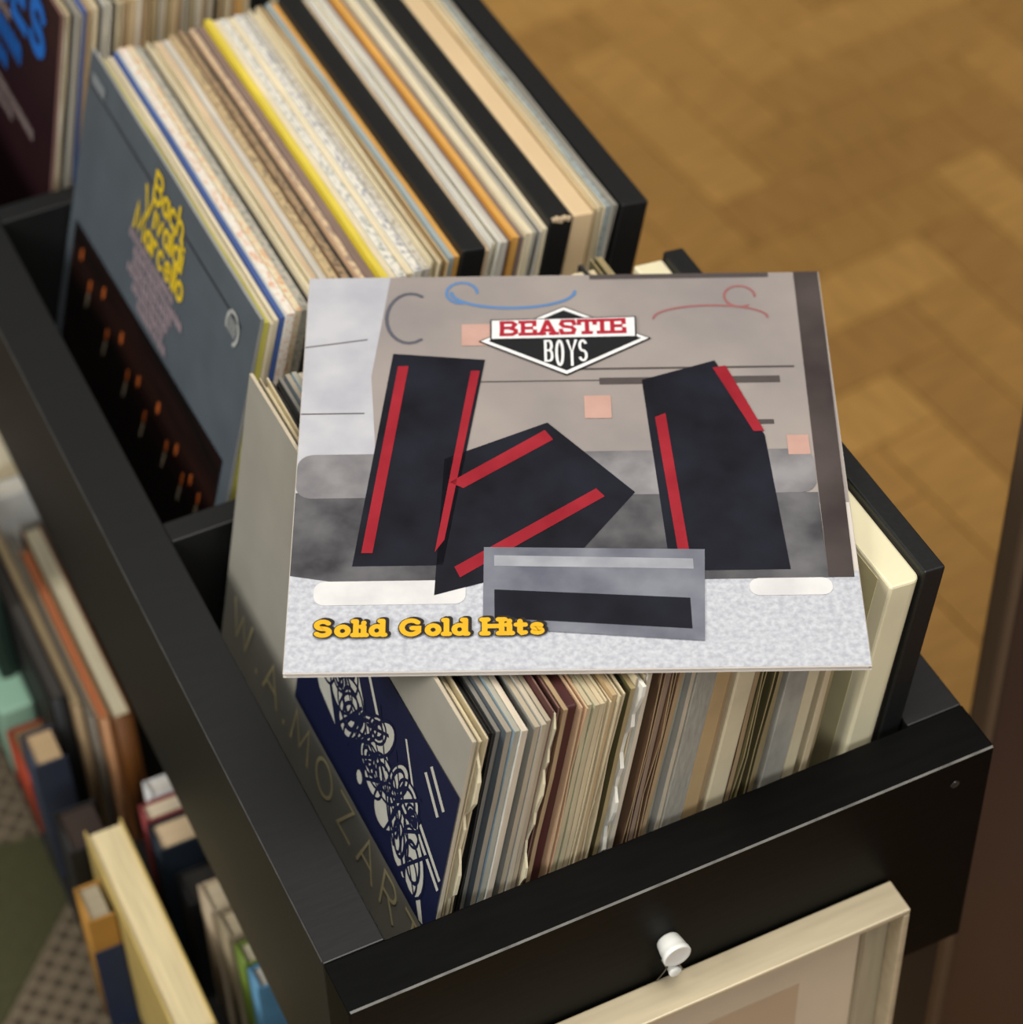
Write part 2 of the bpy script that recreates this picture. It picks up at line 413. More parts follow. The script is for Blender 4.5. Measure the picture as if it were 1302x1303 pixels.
def sleeve(kind, t, col, speck=None, seed=0, size=S, paper=0, torn=False):
    """one record: the top-level mesh; origin at its near bottom left edge"""
    fm, em = sleeve_mats(col, speck)
    bm = bmesh.new()
    if kind == 'spine':
        board(bm, 0, t, 0, size, 0, size, seed, .0003, .0012)
        o = mesh_obj('record_sleeve', bm, [fm, em])
    elif kind == 'open':
        c = min(.0009, t * .25)
        board(bm, 0, c, 0, size, 0, size, seed, .0003, .003)
        board(bm, t - c, t, 0, size, 0, size, seed + 3.3, .0003, .003)
        bbox(bm, (c, .002, 0), (t - c, size, c), 0, 1, 1)
        o = mesh_obj('record_sleeve', bm, [fm, em])
        bm = bmesh.new()
        # wavy paper inner sleeve
        n = 36 if torn else 14; g = {}
        x0, x1 = c * 1.3, t - c * 1.3
        for s in (0, 1):
            for i in range(2):
                for j in range(n + 1):
                    z = .002 + (size - .0055) * j / n
                    y = (max(-.005, -.002 + .011 * noise.noise((seed * 1.7, j * .35, 2)) + .003 * noise.noise((seed, j * 1.3, 9))) if torn else .0045 + .0045 * noise.noise((seed * 1.7, j * .55, 2)) + (.0035 * noise.noise((seed, j * 2.1, 9)))) if i == 0 else size - .004
                    dz = .0025 * noise.noise((seed, i + j, 3)) if j == n else 0
                    xx = (x0 if s == 0 else x1)
                    mid = (x0 + x1) / 2
                    k = .55 + .45 * noise.noise((seed, j * .6, 20 + s))
                    xx = mid + (xx - mid) * min(1, max(.25, k)) if i == 0 else xx
                    g[s, i, j] = bm.verts.new((xx, y, z + dz))
        for j in range(n):
            bm.faces.new((g[0, 0, j], g[0, 0, j + 1], g[0, 1, j + 1], g[0, 1, j])); bm.faces.new((g[1, 0, j], g[1, 1, j], g[1, 1, j + 1], g[1, 0, j + 1]))
            bm.faces.new((g[0, 0, j], g[1, 0, j], g[1, 0, j + 1], g[0, 0, j + 1])); bm.faces.new((g[0, 1, j], g[0, 1, j + 1], g[1, 1, j + 1], g[1, 1, j]))
        bm.faces.new((g[0, 0, n], g[1, 0, n], g[1, 1, n], g[0, 1, n])); bm.faces.new((g[0, 0, 0], g[0, 1, 0], g[1, 1, 0], g[1, 0, 0]))
        mesh_obj('inner_sleeve', bm, PAPERW if paper else PAPER, o)
    else:
        r = {'box': .0012, 'roundbox': .006}[kind]
        if kind == 'box':
            bbox(bm, (0, 0, 0), (t, size, size), r, 2)
            o = mesh_obj('record_box_set', bm, fm)
            if t > .008:
                bm = bmesh.new()
                for xx in (-.0001, t - .0007): bbox(bm, (xx, .004, size * .015), (xx + .0008, size - .001, size * .985), 0)
                mesh_obj('cover_sheet', bm, em, o)
        else:
            bbox(bm, (0, 0, 0), (t, size, size))
            ed = [e for e in bm.edges if all(abs(v.co.x - t) < 1e-6 and abs(v.co.y) < 1e-6 for v in e.verts)]
            bmesh.ops.bevel(bm, geom=ed, offset=.006, segments=5, profile=.5, affect='EDGES')
            bmesh.ops.bevel(bm, geom=[e for e in bm.edges if e.calc_face_angle(0) > .9], offset=.0016, segments=2, profile=.5, affect='EDGES')
            o = mesh_obj('record_box_set', bm, fm)
    return o
def place(o, xt, t, ynear, ztop, a, size=S):
    """stand the sleeve leaning by a so that its top near-left corner is at (xt, ynear, ztop)"""
    o.rotation_euler = (0, a, 0)
    o.location = (xt - size * math.sin(a), ynear, ZR + ztop - size * math.cos(a))

def fill(bin_name, rows, y0, x_first, a_first, x_last, a_last, zt_base, landmark, count0=0, seed0=0, gap=.0006):
    """rows: (thickness, kind, colour, speck, dz, dy, extra words) laid from x_first to the right"""
    rr = random.Random(seed0); x = x_first; made = []
    for k, row in enumerate(rows):
        t, kind, col, speck = row[:4]
        if kind == 'gap': x += t; continue
        dz = row[4] if len(row) > 4 else 0; dy = row[5] if len(row) > 5 else 0
        a = a_first + (a_last - a_first) * (x - x_first) / (x_last - x_first)
        size = S - (.0 if kind != 'small' else .02)
        o = sleeve(kind, t, col, speck, seed0 + k * 1.37, size - abs(dz), row[7] if len(row) > 7 else 0, bool(len(row) > 6 and row[6] and ('torn' in row[6] or 'frayed' in row[6])))
        sz = size - abs(dz)
        # the base stays on the crate bottom, so shorter sleeves simply stand lower
        bz = -D0 + .0105 + t * math.sin(a)
        bx = x - (S * math.cos(a) - t * math.sin(a) - .0011) * math.tan(a)
        o.rotation_euler = (0, a, 0); o.location = (bx, y0 + dy, ZR + bz)
        n = len(made) + 1 + count0
        extra = row[6] if len(row) > 6 and row[6] else None
        if extra:
            lab = extra
        else:
            word = {'spine': 'thin' if t < .0042 else 'plain', 'open': 'open-edged', 'box': 'boxed', 'roundbox': 'rounded'}[kind]
            sp = {'dark': ' dark-flecked', 'navy': ' navy-lettered', 'teal': ' teal-flecked', 'brown': ' brown-flecked', 'orange': ' orange-flecked', 'purple': ' purple-flecked', None: ''}[speck]
            lab = '%s%s %s record %s, %s past the %s, %s' % (word, sp, col, 'set' if 'box' in kind else 'sleeve', ordinal(n), landmark, bin_name)
        tag(o, lab, 'record', 'records in the ' + bin_name)
        made.append(o)
        x += t / math.cos(a) + gap
    return made, x

# ---- front compartment (its recessed black sleeves stand in for shaded gaps)
F = 'spine'; O = 'open'; X = 'box'
front = [
 (.0022, F, 'pale grey', None, 0, 0, 'pale grey record sleeve with navy illustrated band and pale capital lettering'),
 (.0030, 'gap', '', ''),
 (.0058, O, 'cream', None, .006, .004, 'torn yellowed cream record sleeve right behind the navy-banded cover', 0),
 (.0022, F, 'black', None, .010, .009), (.0030, O, 'black', None, .012, .009, None, 1),  # black sleeves set deep, added as the dark shade between records
 (.0024, F, 'dark grey', None, .010, .008), (.0032, F, 'slate', None, .007, .003), (.0030, F, 'light blue', None, .006, .001, 'light blue-edged record sleeve in the front compartment'),
 (.0036, F, 'white', None, .007, 0), (.0034, O, 'black', None, .012, .009), (.0030, F, 'grey', None, .009, .001), (.0026, F, 'pale grey', None, .008, 0),
 (.0026, F, 'grey', None, .008, .001), (.0050, O, 'maroon', None, .004, .002, 'maroon record sleeve with torn cream paper sticking out, front compartment', 0),
 (.0026, F, 'brown', None, .004, 0), (.0075, X, 'maroon', None, .008, .004), (.0034, O, 'peach', None, .008, 0), (.0028, F, 'pale green', None, .009, .001),
 (.0028, F, 'pale green', None, .009, 0), (.0028, F, 'cream', None, .010, 0), (.0034, O, 'cream', None, .011, 0), (.0026, F, 'tan', None, .008, .001), (.0040, O, 'cream', None, .009, 0),
 (.0026, F, 'black', None, .011, .009), (.0028, F, 'olive', None, .009, .001), (.0064, O, 'cream', None, .004, .003, 'frayed white record sleeve with ragged torn edge, front compartment', 1), (.0026, F, 'white', None, .005, .002),
 (.0040, F, 'black', None, .008, .009), (.0030, O, 'brown', None, .006, .001), (.0028, F, 'purple-brown', None, .005, .001), (.0030, O, 'brown', None, .006, 0), (.0028, F, 'brown', None, .005, 0),
 (.0052, F, 'teal', None, .006, .006, 'pale teal record sleeve with dark printed figure beside the linen box set'),
 (.0026, F, 'pale grey', None, .004, .001),
 (.0125, X, 'tan', None, .005, 0, 'tan record box set with grey linen spine, front compartment'),
 (.0105, X, 'tan', None, .006, .001, 'plain tan record box set between linen and cream box sets'),
 (.0030, F, 'brown', None, .010, .004),
 (.0125, X, 'cream', None, .006, .001, 'smooth cream record box set in the front compartment'),
 (.0030, F, 'brown', None, .007, .002), (.0034, O, 'olive', None, .006, .001), (.0034, F, 'black', None, .008, .009), (.0042, O, 'olive', None, .006, .001), (.0048, F, 'olive', None, .009, .005),
 (.0135, X, 'grey', None, .005, .001, 'grey cloth record box set with worn mottled spine'),
 (.0080, X, 'cream', None, .005, .001, 'narrow cream record box set beside the grey cloth one'),
 (.0026, F, 'black', None, .006, .009), (.0036, F, 'cream', None, .006, .001),
 (.0040, O, 'olive', None, .004, .006), (.0042, F, 'olive', None, .006, .009),
]
A0, A1 = .19, .12
TONE[0] = .45
made1, xe = fill('front compartment', front, .0415, .0968, A0, .365, A1, .128, 'navy-banded cover', -1, 1)
print('front end x', xe)
CREAMB = mat('ivory_box_cloth', (226, 216, 180), .6, .07, 14, (1, 1, 1), .12)
cb = sleeve('roundbox', .0205, 'cream', None, 50, .3045); cb.data.materials[0] = CREAMB
tag(cb, 'thick ivory record box set with rounded corners beside the black box', 'record', 'records in the front compartment')
place(cb, .3500, .0205, .0405, .1255, .128, .3045)
bm = bmesh.new(); bbox(bm, (-.0003, .012, .004), (.0002, .3025, .3005), 0)
mesh_obj('cover_sheet', bm, mat('ivory_cover', (196, 184, 140), .5, .08, 20), cb)
kb = sleeve('box', .0140, 'black', None, 51, .306); kb.data.materials[0] = BOXBLK
tag(kb, 'black record box set standing against the right wall of front compartment', 'record', 'records in the front compartment')
place(kb, .3716, .0140, .0405, .1275, .118, .306)
# linen spines on the box sets
for o, t, M in ((made1[33], .0125, LINEN), (made1[42], .0135, mat('worn_grey_cloth', (140, 136, 126), .85, 0, 30, (1, 1, .5), .3, (168, 164, 150), (.42, .6)))):
    bm = bmesh.new(); bbox(bm, (-.0002, -.0005, .002), (t + .0001, .016, S - .0065), .0003, 1)
    mesh_obj('cloth_spine', bm, M, o)

# printed front of the first sleeve (faces the left wall): u runs from far to near, v from bottom to top
def sf(sz):
    return lambda u, v, l: (-l, (1 - u) * sz, v * sz)
mz = made1[0]
NAVY = paint((16, 22, 52), .5, .05); PALE = paint((186, 184, 170), .55, .04)
MZG = mat('mozart_ground', (152, 148, 135), .6, .06, 25, (1, 1, 1), .03); mz.data.materials[0] = MZG
flat('navy_band', [[(.364, .48), (.999, .48), (.999, .862), (.364, .862)]], NAVY, mz, sf(S), .0009)
polys = []
rr = random.Random(11)
def ring(cu, cv, ru, rv, w, a0=0, a1=360, tilt=0):
    pts = arc(0, 0, ru, rv, a0, a1, 20); c, s = math.cos(tilt), math.sin(tilt)
    return stroke_polys([(cu + x * c - y * s, cv + x * s + y * c) for x, y in pts], w)
def blade(pts): return [[Vector(p) for p in pts]]
# a band of interlaced ovals, bars and blades: pale shapes below, navy outlines and cuts above
def oval(cu, cv, ru, rv, tl, k):
    c, q = math.cos(tl), math.sin(tl)
    return ([Vector((cu + x * c - y * q, cv + x * q + y * c)) for x, y in arc(0, 0, ru, rv, 0, 345, 22)], k * 1e-6)
cuts = []
for i in range(30):
    t = i / 29
    cu = .40 + .52 * t + rr.uniform(-.035, .035); cv = .78 - .18 * t + rr.uniform(-.07, .07)
    ru = rr.uniform(.018, .05); rv = rr.uniform(.02, .07); tl = rr.uniform(-.9, .9)
    polys.append(oval(cu, cv, ru, rv, tl, i + 1))
    cuts += ring(cu, cv, ru * 1.05, rv * 1.05, .006, 0, 360, tl)
    if i % 3 != 1: cuts += ring(cu, cv, ru * .62, rv * .62, .008, 0, 360, tl)
    if i % 2: cuts += stroke_polys([(cu - ru, cv - rv), (cu + ru, cv + rv)], .007, False)
    else: cuts += stroke_polys([(cu + ru, cv - rv * .8), (cu - ru, cv + rv * .9)], .005, False)
for a, b, w in (((.60, .84), (.84, .60), .012), ((.56, .80), (.74, .60), .012), ((.90, .83), (.955, .79), .012), ((.885, .80), (.94, .76), .012), ((.90, .68), (.985, .64), .012), ((.90, .655), (.985, .615), .012), ((.80, .80), (.87, .70), .008)):
    polys += stroke_polys([a, b], w, False)
polys += blade([(.885, .575), (.91, .59), (.965, .49), (.95, .485)]) + blade([(.40, .66), (.46, .60), (.54, .58), (.47, .68)])
for cu, cv in ((.52, .845), (.66, .56), (.87, .53), (.74, .57), (.58, .84)): polys += [[Vector(q) for q in arc(cu, cv, .012, .016, 0, 330, 10)]]
flat('pale_drawing', polys, PALE, mz, sf(S), .0011)
flat('navy_outlines', cuts, NAVY, mz, sf(S), .0013)
flat('lettering', text_polys('W.A.MOZART', .055, .375, .085, .91, .0085, False, False, .42), paint((232, 218, 168), .5), mz, sf(S), .0009)
# dark picture on the teal sleeve
tl = made1[31]
flat('printed_figure', [[(.86, .3), (.999, .3), (.999, .74), (.97, .80), (.93, .76), (.88, .5)]] + [rrect(.955, .86, .999, .95, .02)], paint((24, 22, 22)), tl, sf(S - .006), .0003)

# ---- middle compartment
TONE[0] = .12
mid = [
 (.0024, F, 'slate', None, 0, 0, 'slate grey record cover with yellow and pink lettering over dark photograph'),
 (.0040, F, 'olive yellow', None, .006, .001), (.0026, F, 'cream', None, .007, .001), (.0030, F, 'cream', None, .007, .002), (.0024, F, 'blue', None, .005, .001), (.0058, F, 'white', 'orange', .004, 0),
 (.0046, F, 'cream', 'orange', .005, .002), (.0056, F, 'grey', 'teal', .007, .003), (.0026, F, 'black', None, .009, .003), (.0056, O, 'cream', None, .005, .001), (.0040, F, 'peach', None, .007, .002), (.0046, F, 'pale grey', None, .007, .001),
 (.0052, F, 'tan', 'dark', .006, .002), (.0050, F, 'brown', 'dark', .005, .001), (.0028, F, 'black', None, .007, .003), (.0040, F, 'peach', 'purple', .005, .001), (.0060, F, 'purple-brown', None, .006, .002), (.0048, F, 'yellow', None, .003, 0),
 (.0042, F, 'cream', None, .005, .002), (.0060, F, 'white', 'teal', .005, .001), (.0042, F, 'cream', None, .006, .001), (.0052, F, 'white', 'navy', .005, .001), (.0052, F, 'pale grey', 'brown', .006, .001), (.0058, O, 'cream', None, .004, .001),
 (.0050, O, 'tan', None, .005, 0), (.0034, F, 'light blue', None, .004, .001), (.0040, F, 'orange', None, .006, .002),
 (.0165, X, 'black', None, .004, 0, 'black record box set with scuffed top beside the light blue sleeve'),
 (.0026, F, 'peach', None, .008, .001), (.0062, O, 'white', None, .004, .001), (.0042, F, 'pale grey', None, .006, .001), (.0028, F, 'purple-brown', None, .008, .003), (.0046, F, 'orange', None, .006, .002), (.0030, F, 'purple-brown', None, .008, .002),
 (.0050, F, 'cream', None, .006, .001), (.0056, O, 'pale grey', None, .006, .001), (.0032, F, 'cream', None, .006, 0),
 (.0170, X, 'black', None, .003, 0, 'black record box set with chipped corner beside the beige box'),
 (.0150, X, 'peach', None, .006, .001, 'beige record box set between two black ones, middle compartment'),
 (.0030, F, 'tan', None, .007, .004), (.0040, O, 'cream', None, .006, .002), (.0036, F, 'light blue', 'brown', .007, .003), (.0036, O, 'grey', None, .007, .002),
]
made2, xe2 = fill('middle compartment', mid, .4035, .1222, .262, .375, .18, .1265, 'slate cover', -1, 60)
print('mid end x', xe2)
for k in (27, 37):
    made2[k].data.materials[0] = BOXBLK
made2[37].data.materials[0] = BOXBLK
bm = bmesh.new()
for q in range(5): bbox(bm, (.0015 + q * .0028, -.0002, S - .0052 - .0008 * (q % 3)), (.0040 + q * .0028, .0022 + .0012 * (q % 2), S - .0028), .0003, 1)
tag(mesh_obj('chipped_corner', bm, mat('bare_card', (196, 172, 138), .9), made2[37]), kind='stuff')
BEIGE = mat('beige_box_paper', (216, 188, 146), .6, .06, 10)
made2[38].data.materials[0] = BEIGE
kb2 = sleeve('box', .0200, 'black', None, 90, .300); kb2.data.materials[0] = BOXBLK
tag(kb2, 'thick black record box set at the right wall of middle compartment', 'record', 'records in the middle compartment')
kx = max(.3714, xe2 + .0012)
place(kb2, kx, .0200, .404, .1225, max(.185, (kx + .0205 - .3708) / .1225), .300)

bach = made2[0]
DK = mat('dark_concert_photo', (16, 10, 8), .4, 0, 9, (1, .4, 2.5), 0, (46, 22, 14), (.45, .75))
flat('photograph', [[(.04, .05), (.955, .05), (.955, .605), (.04, .575)]], DK, bach, sf(S), .0008)
polys = []; polo = []
for i, (u, v) in enumerate(((.10, .50), (.17, .46), (.25, .50), (.30, .42), (.38, .47), (.44, .41), (.50, .44), (.56, .39), (.62, .46), (.69, .41), (.74, .44), (.79, .40), (.83, .43), (.88, .42))):
    polo.append([Vector((u, v)), Vector((u + .010, v + .015)), Vector((u + .008, v + .04)), Vector((u - .003, v + .034)), Vector((u - .007, v + .012))])
    if i % 2: polys.append([Vector((u - .012, v - .045)), Vector((u - .002, v - .045)), Vector((u + .008, v)), Vector((u - .006, v))])
for q in polo: flat('flame_print', [q], paint((170, 84, 30)), bach, sf(S), .0011)
for q in polys: flat('pale_print', [q], paint((130, 116, 96)), bach, sf(S), .0011)
YEL = paint((222, 190, 40), .5)
flat('yellow_lettering', text_polys('Bach', .435, .905, .064, .165, .0115, True, False, .22) + text_polys('Vivaldi', .395, .842, .064, .225, .0115, True, False, .22) + text_polys('Marcello', .358, .779, .064, .285, .0115, True, False, .22), YEL, bach, sf(S), .0008)
polys = []
rr = random.Random(5)
for r, (u0, u1) in enumerate(((.345, .60), (.38, .665), (.385, .62), (.36, .60), (.40, .59), (.44, .60))):
    u = u0; v = .748 - r * .027
    while u < u1:
        w = rr.uniform(.012, .02); h = rr.uniform(.014, .021)
        polys += stroke_polys([(u, v), (u, v + h), (u + w * .6, v + h * .6), (u + w * .6, v)], .0065, False)
        u += w + .006
tag(flat('pink_lettering', polys, paint((166, 146, 150)), bach, sf(S), .0008), kind='stuff')
flat('rule_line', [[(.0, .925), (.93, .925), (.93, .929), (0, .929)]], paint((48, 52, 56)), bach, sf(S), .0008)
flat('corner_label', [[(.03, .935), (.11, .935), (.11, .965), (.03, .965)]], paint((126, 132, 132)), bach, sf(S), .0011)
polys = ring(.893, .90, .03, .036, .009, -60, 200)
for i in range(5): polys += stroke_polys([(.875 + i * .008, .885), (.877 + i * .008, .918)], .0035, False)
flat('round_emblem', polys, paint((170, 172, 166)), bach, sf(S), .0008)

# ---- rear compartment
TONE[0] = .45
rear = [
 (.0026, F, 'maroon', None, 0, 0, 'dark maroon record cover with bold blue lettering, first in rear compartment'),
 (.0042, O, 'cream', None, .002, .001, None, 1), (.0030, F, 'black', None, .004, .004), (.0042, O, 'pale grey', None, .003, 0, None, 1), (.0036, F, 'blue', None, .004, .003), (.0040, F, 'brown', None, .006, .004), (.0034, F, 'cream', None, .004, .002), (.0030, F, 'black', None, .006, .005),
 (.0048, O, 'white', None, .003, .001), (.0034, F, 'black', None, .006, .004), (.0042, O, 'cream', None, .005, .001), (.0034, F, 'brown', None, .006, .003), (.0050, F, 'tan', None, .004, .001), (.0036, F, 'white', None, .002, .001), (.0030, F, 'brown', None, .006, .003),
 (.0050, O, 'tan', None, .005, .001), (.0036, F, 'olive', None, .006, .003), (.0040, F, 'grey', None, .005, .001), (.0040, F, 'olive', None, .006, .003), (.0036, F, 'tan', None, .005, .001), (.0040, F, 'brown', None, .006, .003), (.0050, O, 'grey', None, .004, .001),
 (.0034, F, 'olive', None, .006, .003), (.0045, F, 'pale grey', None, .005, .001), (.0034, F, 'brown', None, .006, .003), (.0040, F, 'grey', None, .005, .002), (.0036, F, 'black', None, .006, .004), (.0040, O, 'tan', None, .004, .001), (.0040, F, 'cream', None, .005, .002),
 (.0036, F, 'brown', None, .006, .003), (.0050, F, 'orange', None, .004, .001), (.0040, F, 'cream', None, .005, .002), (.0150, X, 'black', None, .004, .001), (.0050, F, 'cream', None, .005, .001), (.0040, F, 'grey', None, .006, .002), (.0050, O, 'white', None, .005, .001), (.0120, X, 'tan', None, .005, .001), (.0050, F, 'brown', None, .005, .001), (.0150, X, 'black', None, .004, .001),
]
made3, xe3 = fill('rear compartment', rear, .7605, .1144, .21, .375, .11, .127, 'blue-lettered cover', -1, 120)
print('rear end x', xe3)
for o in made3: o.location.y = o.location.y - .0
mr = made3[0]; MRN = mat('maroon_cover', (44, 22, 26), .4, .25, 6); mr.data.materials[0] = MRN
BLU = paint((24, 104, 190), .5)
flat('blue_lettering', text_polys('BLUES', .30, .83, .115, .60, .032, False, False, .3) , BLU, mr, sf(S), .0009)
polys = []; polb = []
for r, (u0, u1, v, hh) in enumerate(((.35, .66, .79, .02), (.30, .86, .585, .022), (.35, .72, .545, .018))):
    u = u0
    while u < u1:
        w = rr.uniform(.014, .024); polys += stroke_polys([(u, v), (u, v + hh), (u + w * .6, v + hh * .7), (u + w * .6, v)], .006, False); u += w + .008
u = .45
while u < .74:
    polb += stroke_polys([(u, .725), (u, .77), (u + .02, .76), (u + .02, .725)], .012, False); u += .04
u = .40
while u < .66:
    polb += stroke_polys([(u, .655), (u, .69), (u + .016, .68), (u + .016, .655)], .01, False); u += .034
tag(flat('pale_lettering', polys, paint((176, 156, 150)), mr, sf(S), .0009), kind='stuff')
tag(flat('small_blue_lettering', polb, BLU, mr, sf(S), .0009), kind='stuff')

# ------------------------------------------------------------------ the record lying on top
k = .9915
ac = Vector((.23637, .20678, .12950)); ac = CAM + (ac - CAM) * k
AS = .315 * k
AR = Matrix(((.904786, .425865, -.000779), (-.425785, .904577, -.021158), (-.008306, .019475, .999776)))
al = empty('record_album', (ac.x, ac.y, ac.z + ZR)); al.rotation_euler = AR.to_euler()
tag(al, 'glossy record album with yellow title and diamond emblem lying flat on the records', 'record album')
WALL = mat('album_wall_print', (134, 127, 124), .5, 0, 12, (1, 1, 1), 0, (158, 147, 139), (.3, .7))
BOARD = mat('album_board', (196, 188, 178), .6, .04, 60)
h = AS / 2
box('back_board', (-h, -h, -.0036), (h, h, -.0026), BOARD, al, .0003, 1)
box('inner_sleeve', (-h + .0016, -h + .0001, -.00259), (h - .0016, h - .002, -.00081), mat('album_inner', (188, 180, 170), .8, .08, 80), al, 0)
bm = bmesh.new(); bbox(bm, (-h, -h, -.0008), (h, h, 0), .0003, 1)
fb = mesh_obj('front_board', bm, [BOARD], al)
af = lambda u, v, l: ((u - .5) * AS, (v - .5) * AS, l)
E0 = .0015
def art(name, polys, M, lv): return flat(name, polys, M, fb, af, .00012 * lv)
def pm(name, c, c2, sc, thr=(.35, .65)): return mat(name, c, .5, 0, sc, (1, 1, 1), 0, c2, thr, 0, .25)
art('wall_print', [[(E0, .38), (1 - E0, .38), (1 - E0, 1 - E0), (E0, 1 - E0)]], WALL, 1)
art('pale_wall_print', [[(E0, .42), (.15, .42), (.13, .72), (.16, 1 - E0), (E0, 1 - E0)]], pm('album_pale_wall', (166, 166, 172), (184, 183, 186), 30), 2)
art('pavement_print', [[(E0, E0), (1 - E0, E0), (1 - E0, .215), (.5, .20), (E0, .225)]], pm('album_pavement', (166, 168, 174), (192, 193, 197), 300), 2)
art('plinth_print', [[(E0, .22), (.1, .2), (.945, .2), (.945, .405), (E0, .42)]], pm('album_plinth', (52, 51, 54), (104, 102, 104), 22), 3)
art('ledge_print', [rrect(E0, .405, .945, .515, .03)], pm('album_ledge', (98, 96, 98), (140, 137, 137), 26), 4)
art('joint_print', [[(.56, .69), (.9, .69), (.9, .708), (.56, .708)], [(.72, .58), (.88, .58), (.88, .592), (.72, .592)], [(.55, .985), (.9, .985), (.9, 1 - E0), (.55, 1 - E0)],
                    [(.16, .70), (.56, .70), (.56, .703), (.16, .703)], [(E0, .80), (.12, .82), (.12, .823), (E0, .803)], [(.93, .73), (.93, .735), (.5, .735), (.5, .73)], [(E0, .62), (.12, .62), (.12, .623), (E0, .623)]],
    paint((74, 66, 64)), 3)
art('brown_strip_print', [[(.945, .2), (.99, .2), (.999 - E0, .9), (.999 - E0, 1 - E0), (.95, 1 - E0)]], pm('album_brown', (50, 42, 41), (78, 69, 66), 12), 5)
# plain abstract forms in the print's colours
NV = pm('album_navy', (13, 13, 19), (30, 31, 42), 26, (.3, .75))
RD = pm('album_red', (134, 24, 36), (152, 36, 46), 30)
GY = pm('album_grey', (92, 94, 104), (122, 124, 132), 26)
LT = pm('album_light', (196, 194, 192), (212, 210, 207), 40)
def band(pts, w): return stroke_polys(pts, w, True)
for q in ([(.11, .24), (.27, .24), (.345, .76), (.17, .78)], [(.255, .17), (.50, .25), (.615, .41), (.46, .59), (.27, .50)], [(.67, .22), (.88, .22), (.86, .55), (.78, .75), (.64, .70)]):
    art('navy_block_print', [q], NV, 6)
for q in ([(.125, .27), (.145, .27), (.20, .745), (.18, .745)], [(.255, .27), (.272, .30), (.335, .73), (.318, .73)], [(.28, .44), (.305, .425), (.47, .545), (.455, .57)], [(.30, .21), (.56, .40), (.545, .42), (.29, .235)],
          [(.66, .60), (.685, .26), (.705, .26), (.68, .61)], [(.775, .73), (.84, .56), (.86, .56), (.80, .735)]):
    art('red_bar_print', [q], RD, 8)
art('grey_block_print', [[(.34, .095), (.72, .058), (.732, .268), (.342, .28)]], GY, 10)
art('silver_stripe_print', [[(.36, .235), (.71, .222), (.71, .246), (.36, .26)]], pm('album_silver', (138, 140, 146), (158, 159, 164), 40), 11)
art('dark_stripe_print', [[(.36, .115), (.70, .085), (.70, .155), (.36, .18)]], NV, 11)
for q in (rrect(.045, .15, .31, .205, .02), rrect(.805, .16, .95, .20, .018)):
    art('light_patch_print', [q], LT, 5)
SK = pm('album_pink', (178, 140, 126), (190, 154, 140), 30)
for q in ([(.30, .80), (.36, .80), (.36, .86), (.30, .86)], [(.53, .60), (.58, .60), (.58, .66), (.53, .66)], [(.90, .50), (.94, .50), (.94, .55), (.90, .55)]):
    art('pink_square_print', [q], SK, 5)
BS = paint((84, 122, 166)); RS = paint((146, 92, 90)); KS = paint((84, 84, 92))
for q, w, M in ((arc(.40, .95, .12, .045, 180, 360, 24), .007, BS), (arc(.30, .95, .03, .03, 0, 270, 12), .006, BS), (arc(.78, .87, .11, .035, 0, 180, 20), .005, RS), (arc(.84, .93, .03, .03, 0, 300, 14), .005, RS), (arc(.20, .88, .045, .07, 60, 300, 16), .007, KS)):
    art('stroke_print', band(q, w), M, 4)
# emblem
def dia(e): return [[(.337 - e * 1.6, .809), (.497, .902 + e), (.658 + e * 1.6, .812), (.499, .716 - e)]]
BK = paint((22, 23, 24), .45); WH = paint((226, 225, 222), .45); CR = paint((164, 28, 46), .45)
art('emblem_outline', dia(.003), BK, 11)
art('emblem_border', dia(0), WH, 12)
art('emblem_diamond', dia(-.009), BK, 13)
art('emblem_bar_outline', [[(.355, .811), (.635, .814), (.636, .873), (.355, .868)]], BK, 14)
art('emblem_bar', [[(.358, .814), (.632, .817), (.633, .870), (.358, .865)]], WH, 15)
def slabs(txt, u0, v0, hgt, wid, w):
    """broad slab letters built from bars"""
    G = {'B': [[(.02, 0), (.02, 1)], [(.0, 1), (.6, 1), (.78, .82), (.6, .55), (.2, .55)], [(.5, .52), (.8, .35), (.82, .15), (.6, 0), (.0, 0)]],
         'E': [[(.14, 0), (.14, 1)], [(0, 1), (.8, 1), (.8, .75)], [(0, 0), (.82, 0), (.82, .25)], [(.2, .5), (.6, .5)]],
         'A': [[(.1, 0), (.42, 1)], [(.48, 1), (.86, 0)], [(.25, .28), (.7, .28)], [(0, 0), (.26, 0)], [(.66, 0), (1, 0)]],
         'S': [[(.8, .75), (.74, 1), (.14, 1), (.05, .75), (.2, .56), (.64, .48), (.8, .28), (.72, 0), (.1, 0), (.04, .25)]],
         'T': [[(0, .75), (0, 1), (.9, 1), (.9, .75)], [(.45, 1), (.45, 0)], [(.25, 0), (.65, 0)]],
         'I': [[(.2, 0), (.2, 1)], [(0, 0), (.4, 0)], [(0, 1), (.4, 1)]]}
    adv = {'B': 1.08, 'E': 1.08, 'A': 1.2, 'S': 1.08, 'T': 1.12, 'I': .64}
    tot = sum(adv[c] for c in txt) - .24; kk = wid / tot; out = []; x = u0
    for c in txt:
        for ln in G[c]: out += stroke_polys([(x + p[0] * kk, v0 + p[1] * hgt) for p in ln], w, False)
        x += adv[c] * kk
    return out
p = slabs('BEASTIE', .377, .8245, .034, .236, .0085)
p = [([(q[0], q[1] + .0045 * (q[0] - .37) / .25) for q in poly], lv) for poly, lv in p]
art('emblem_red_lettering', p, CR, 16)
p = []
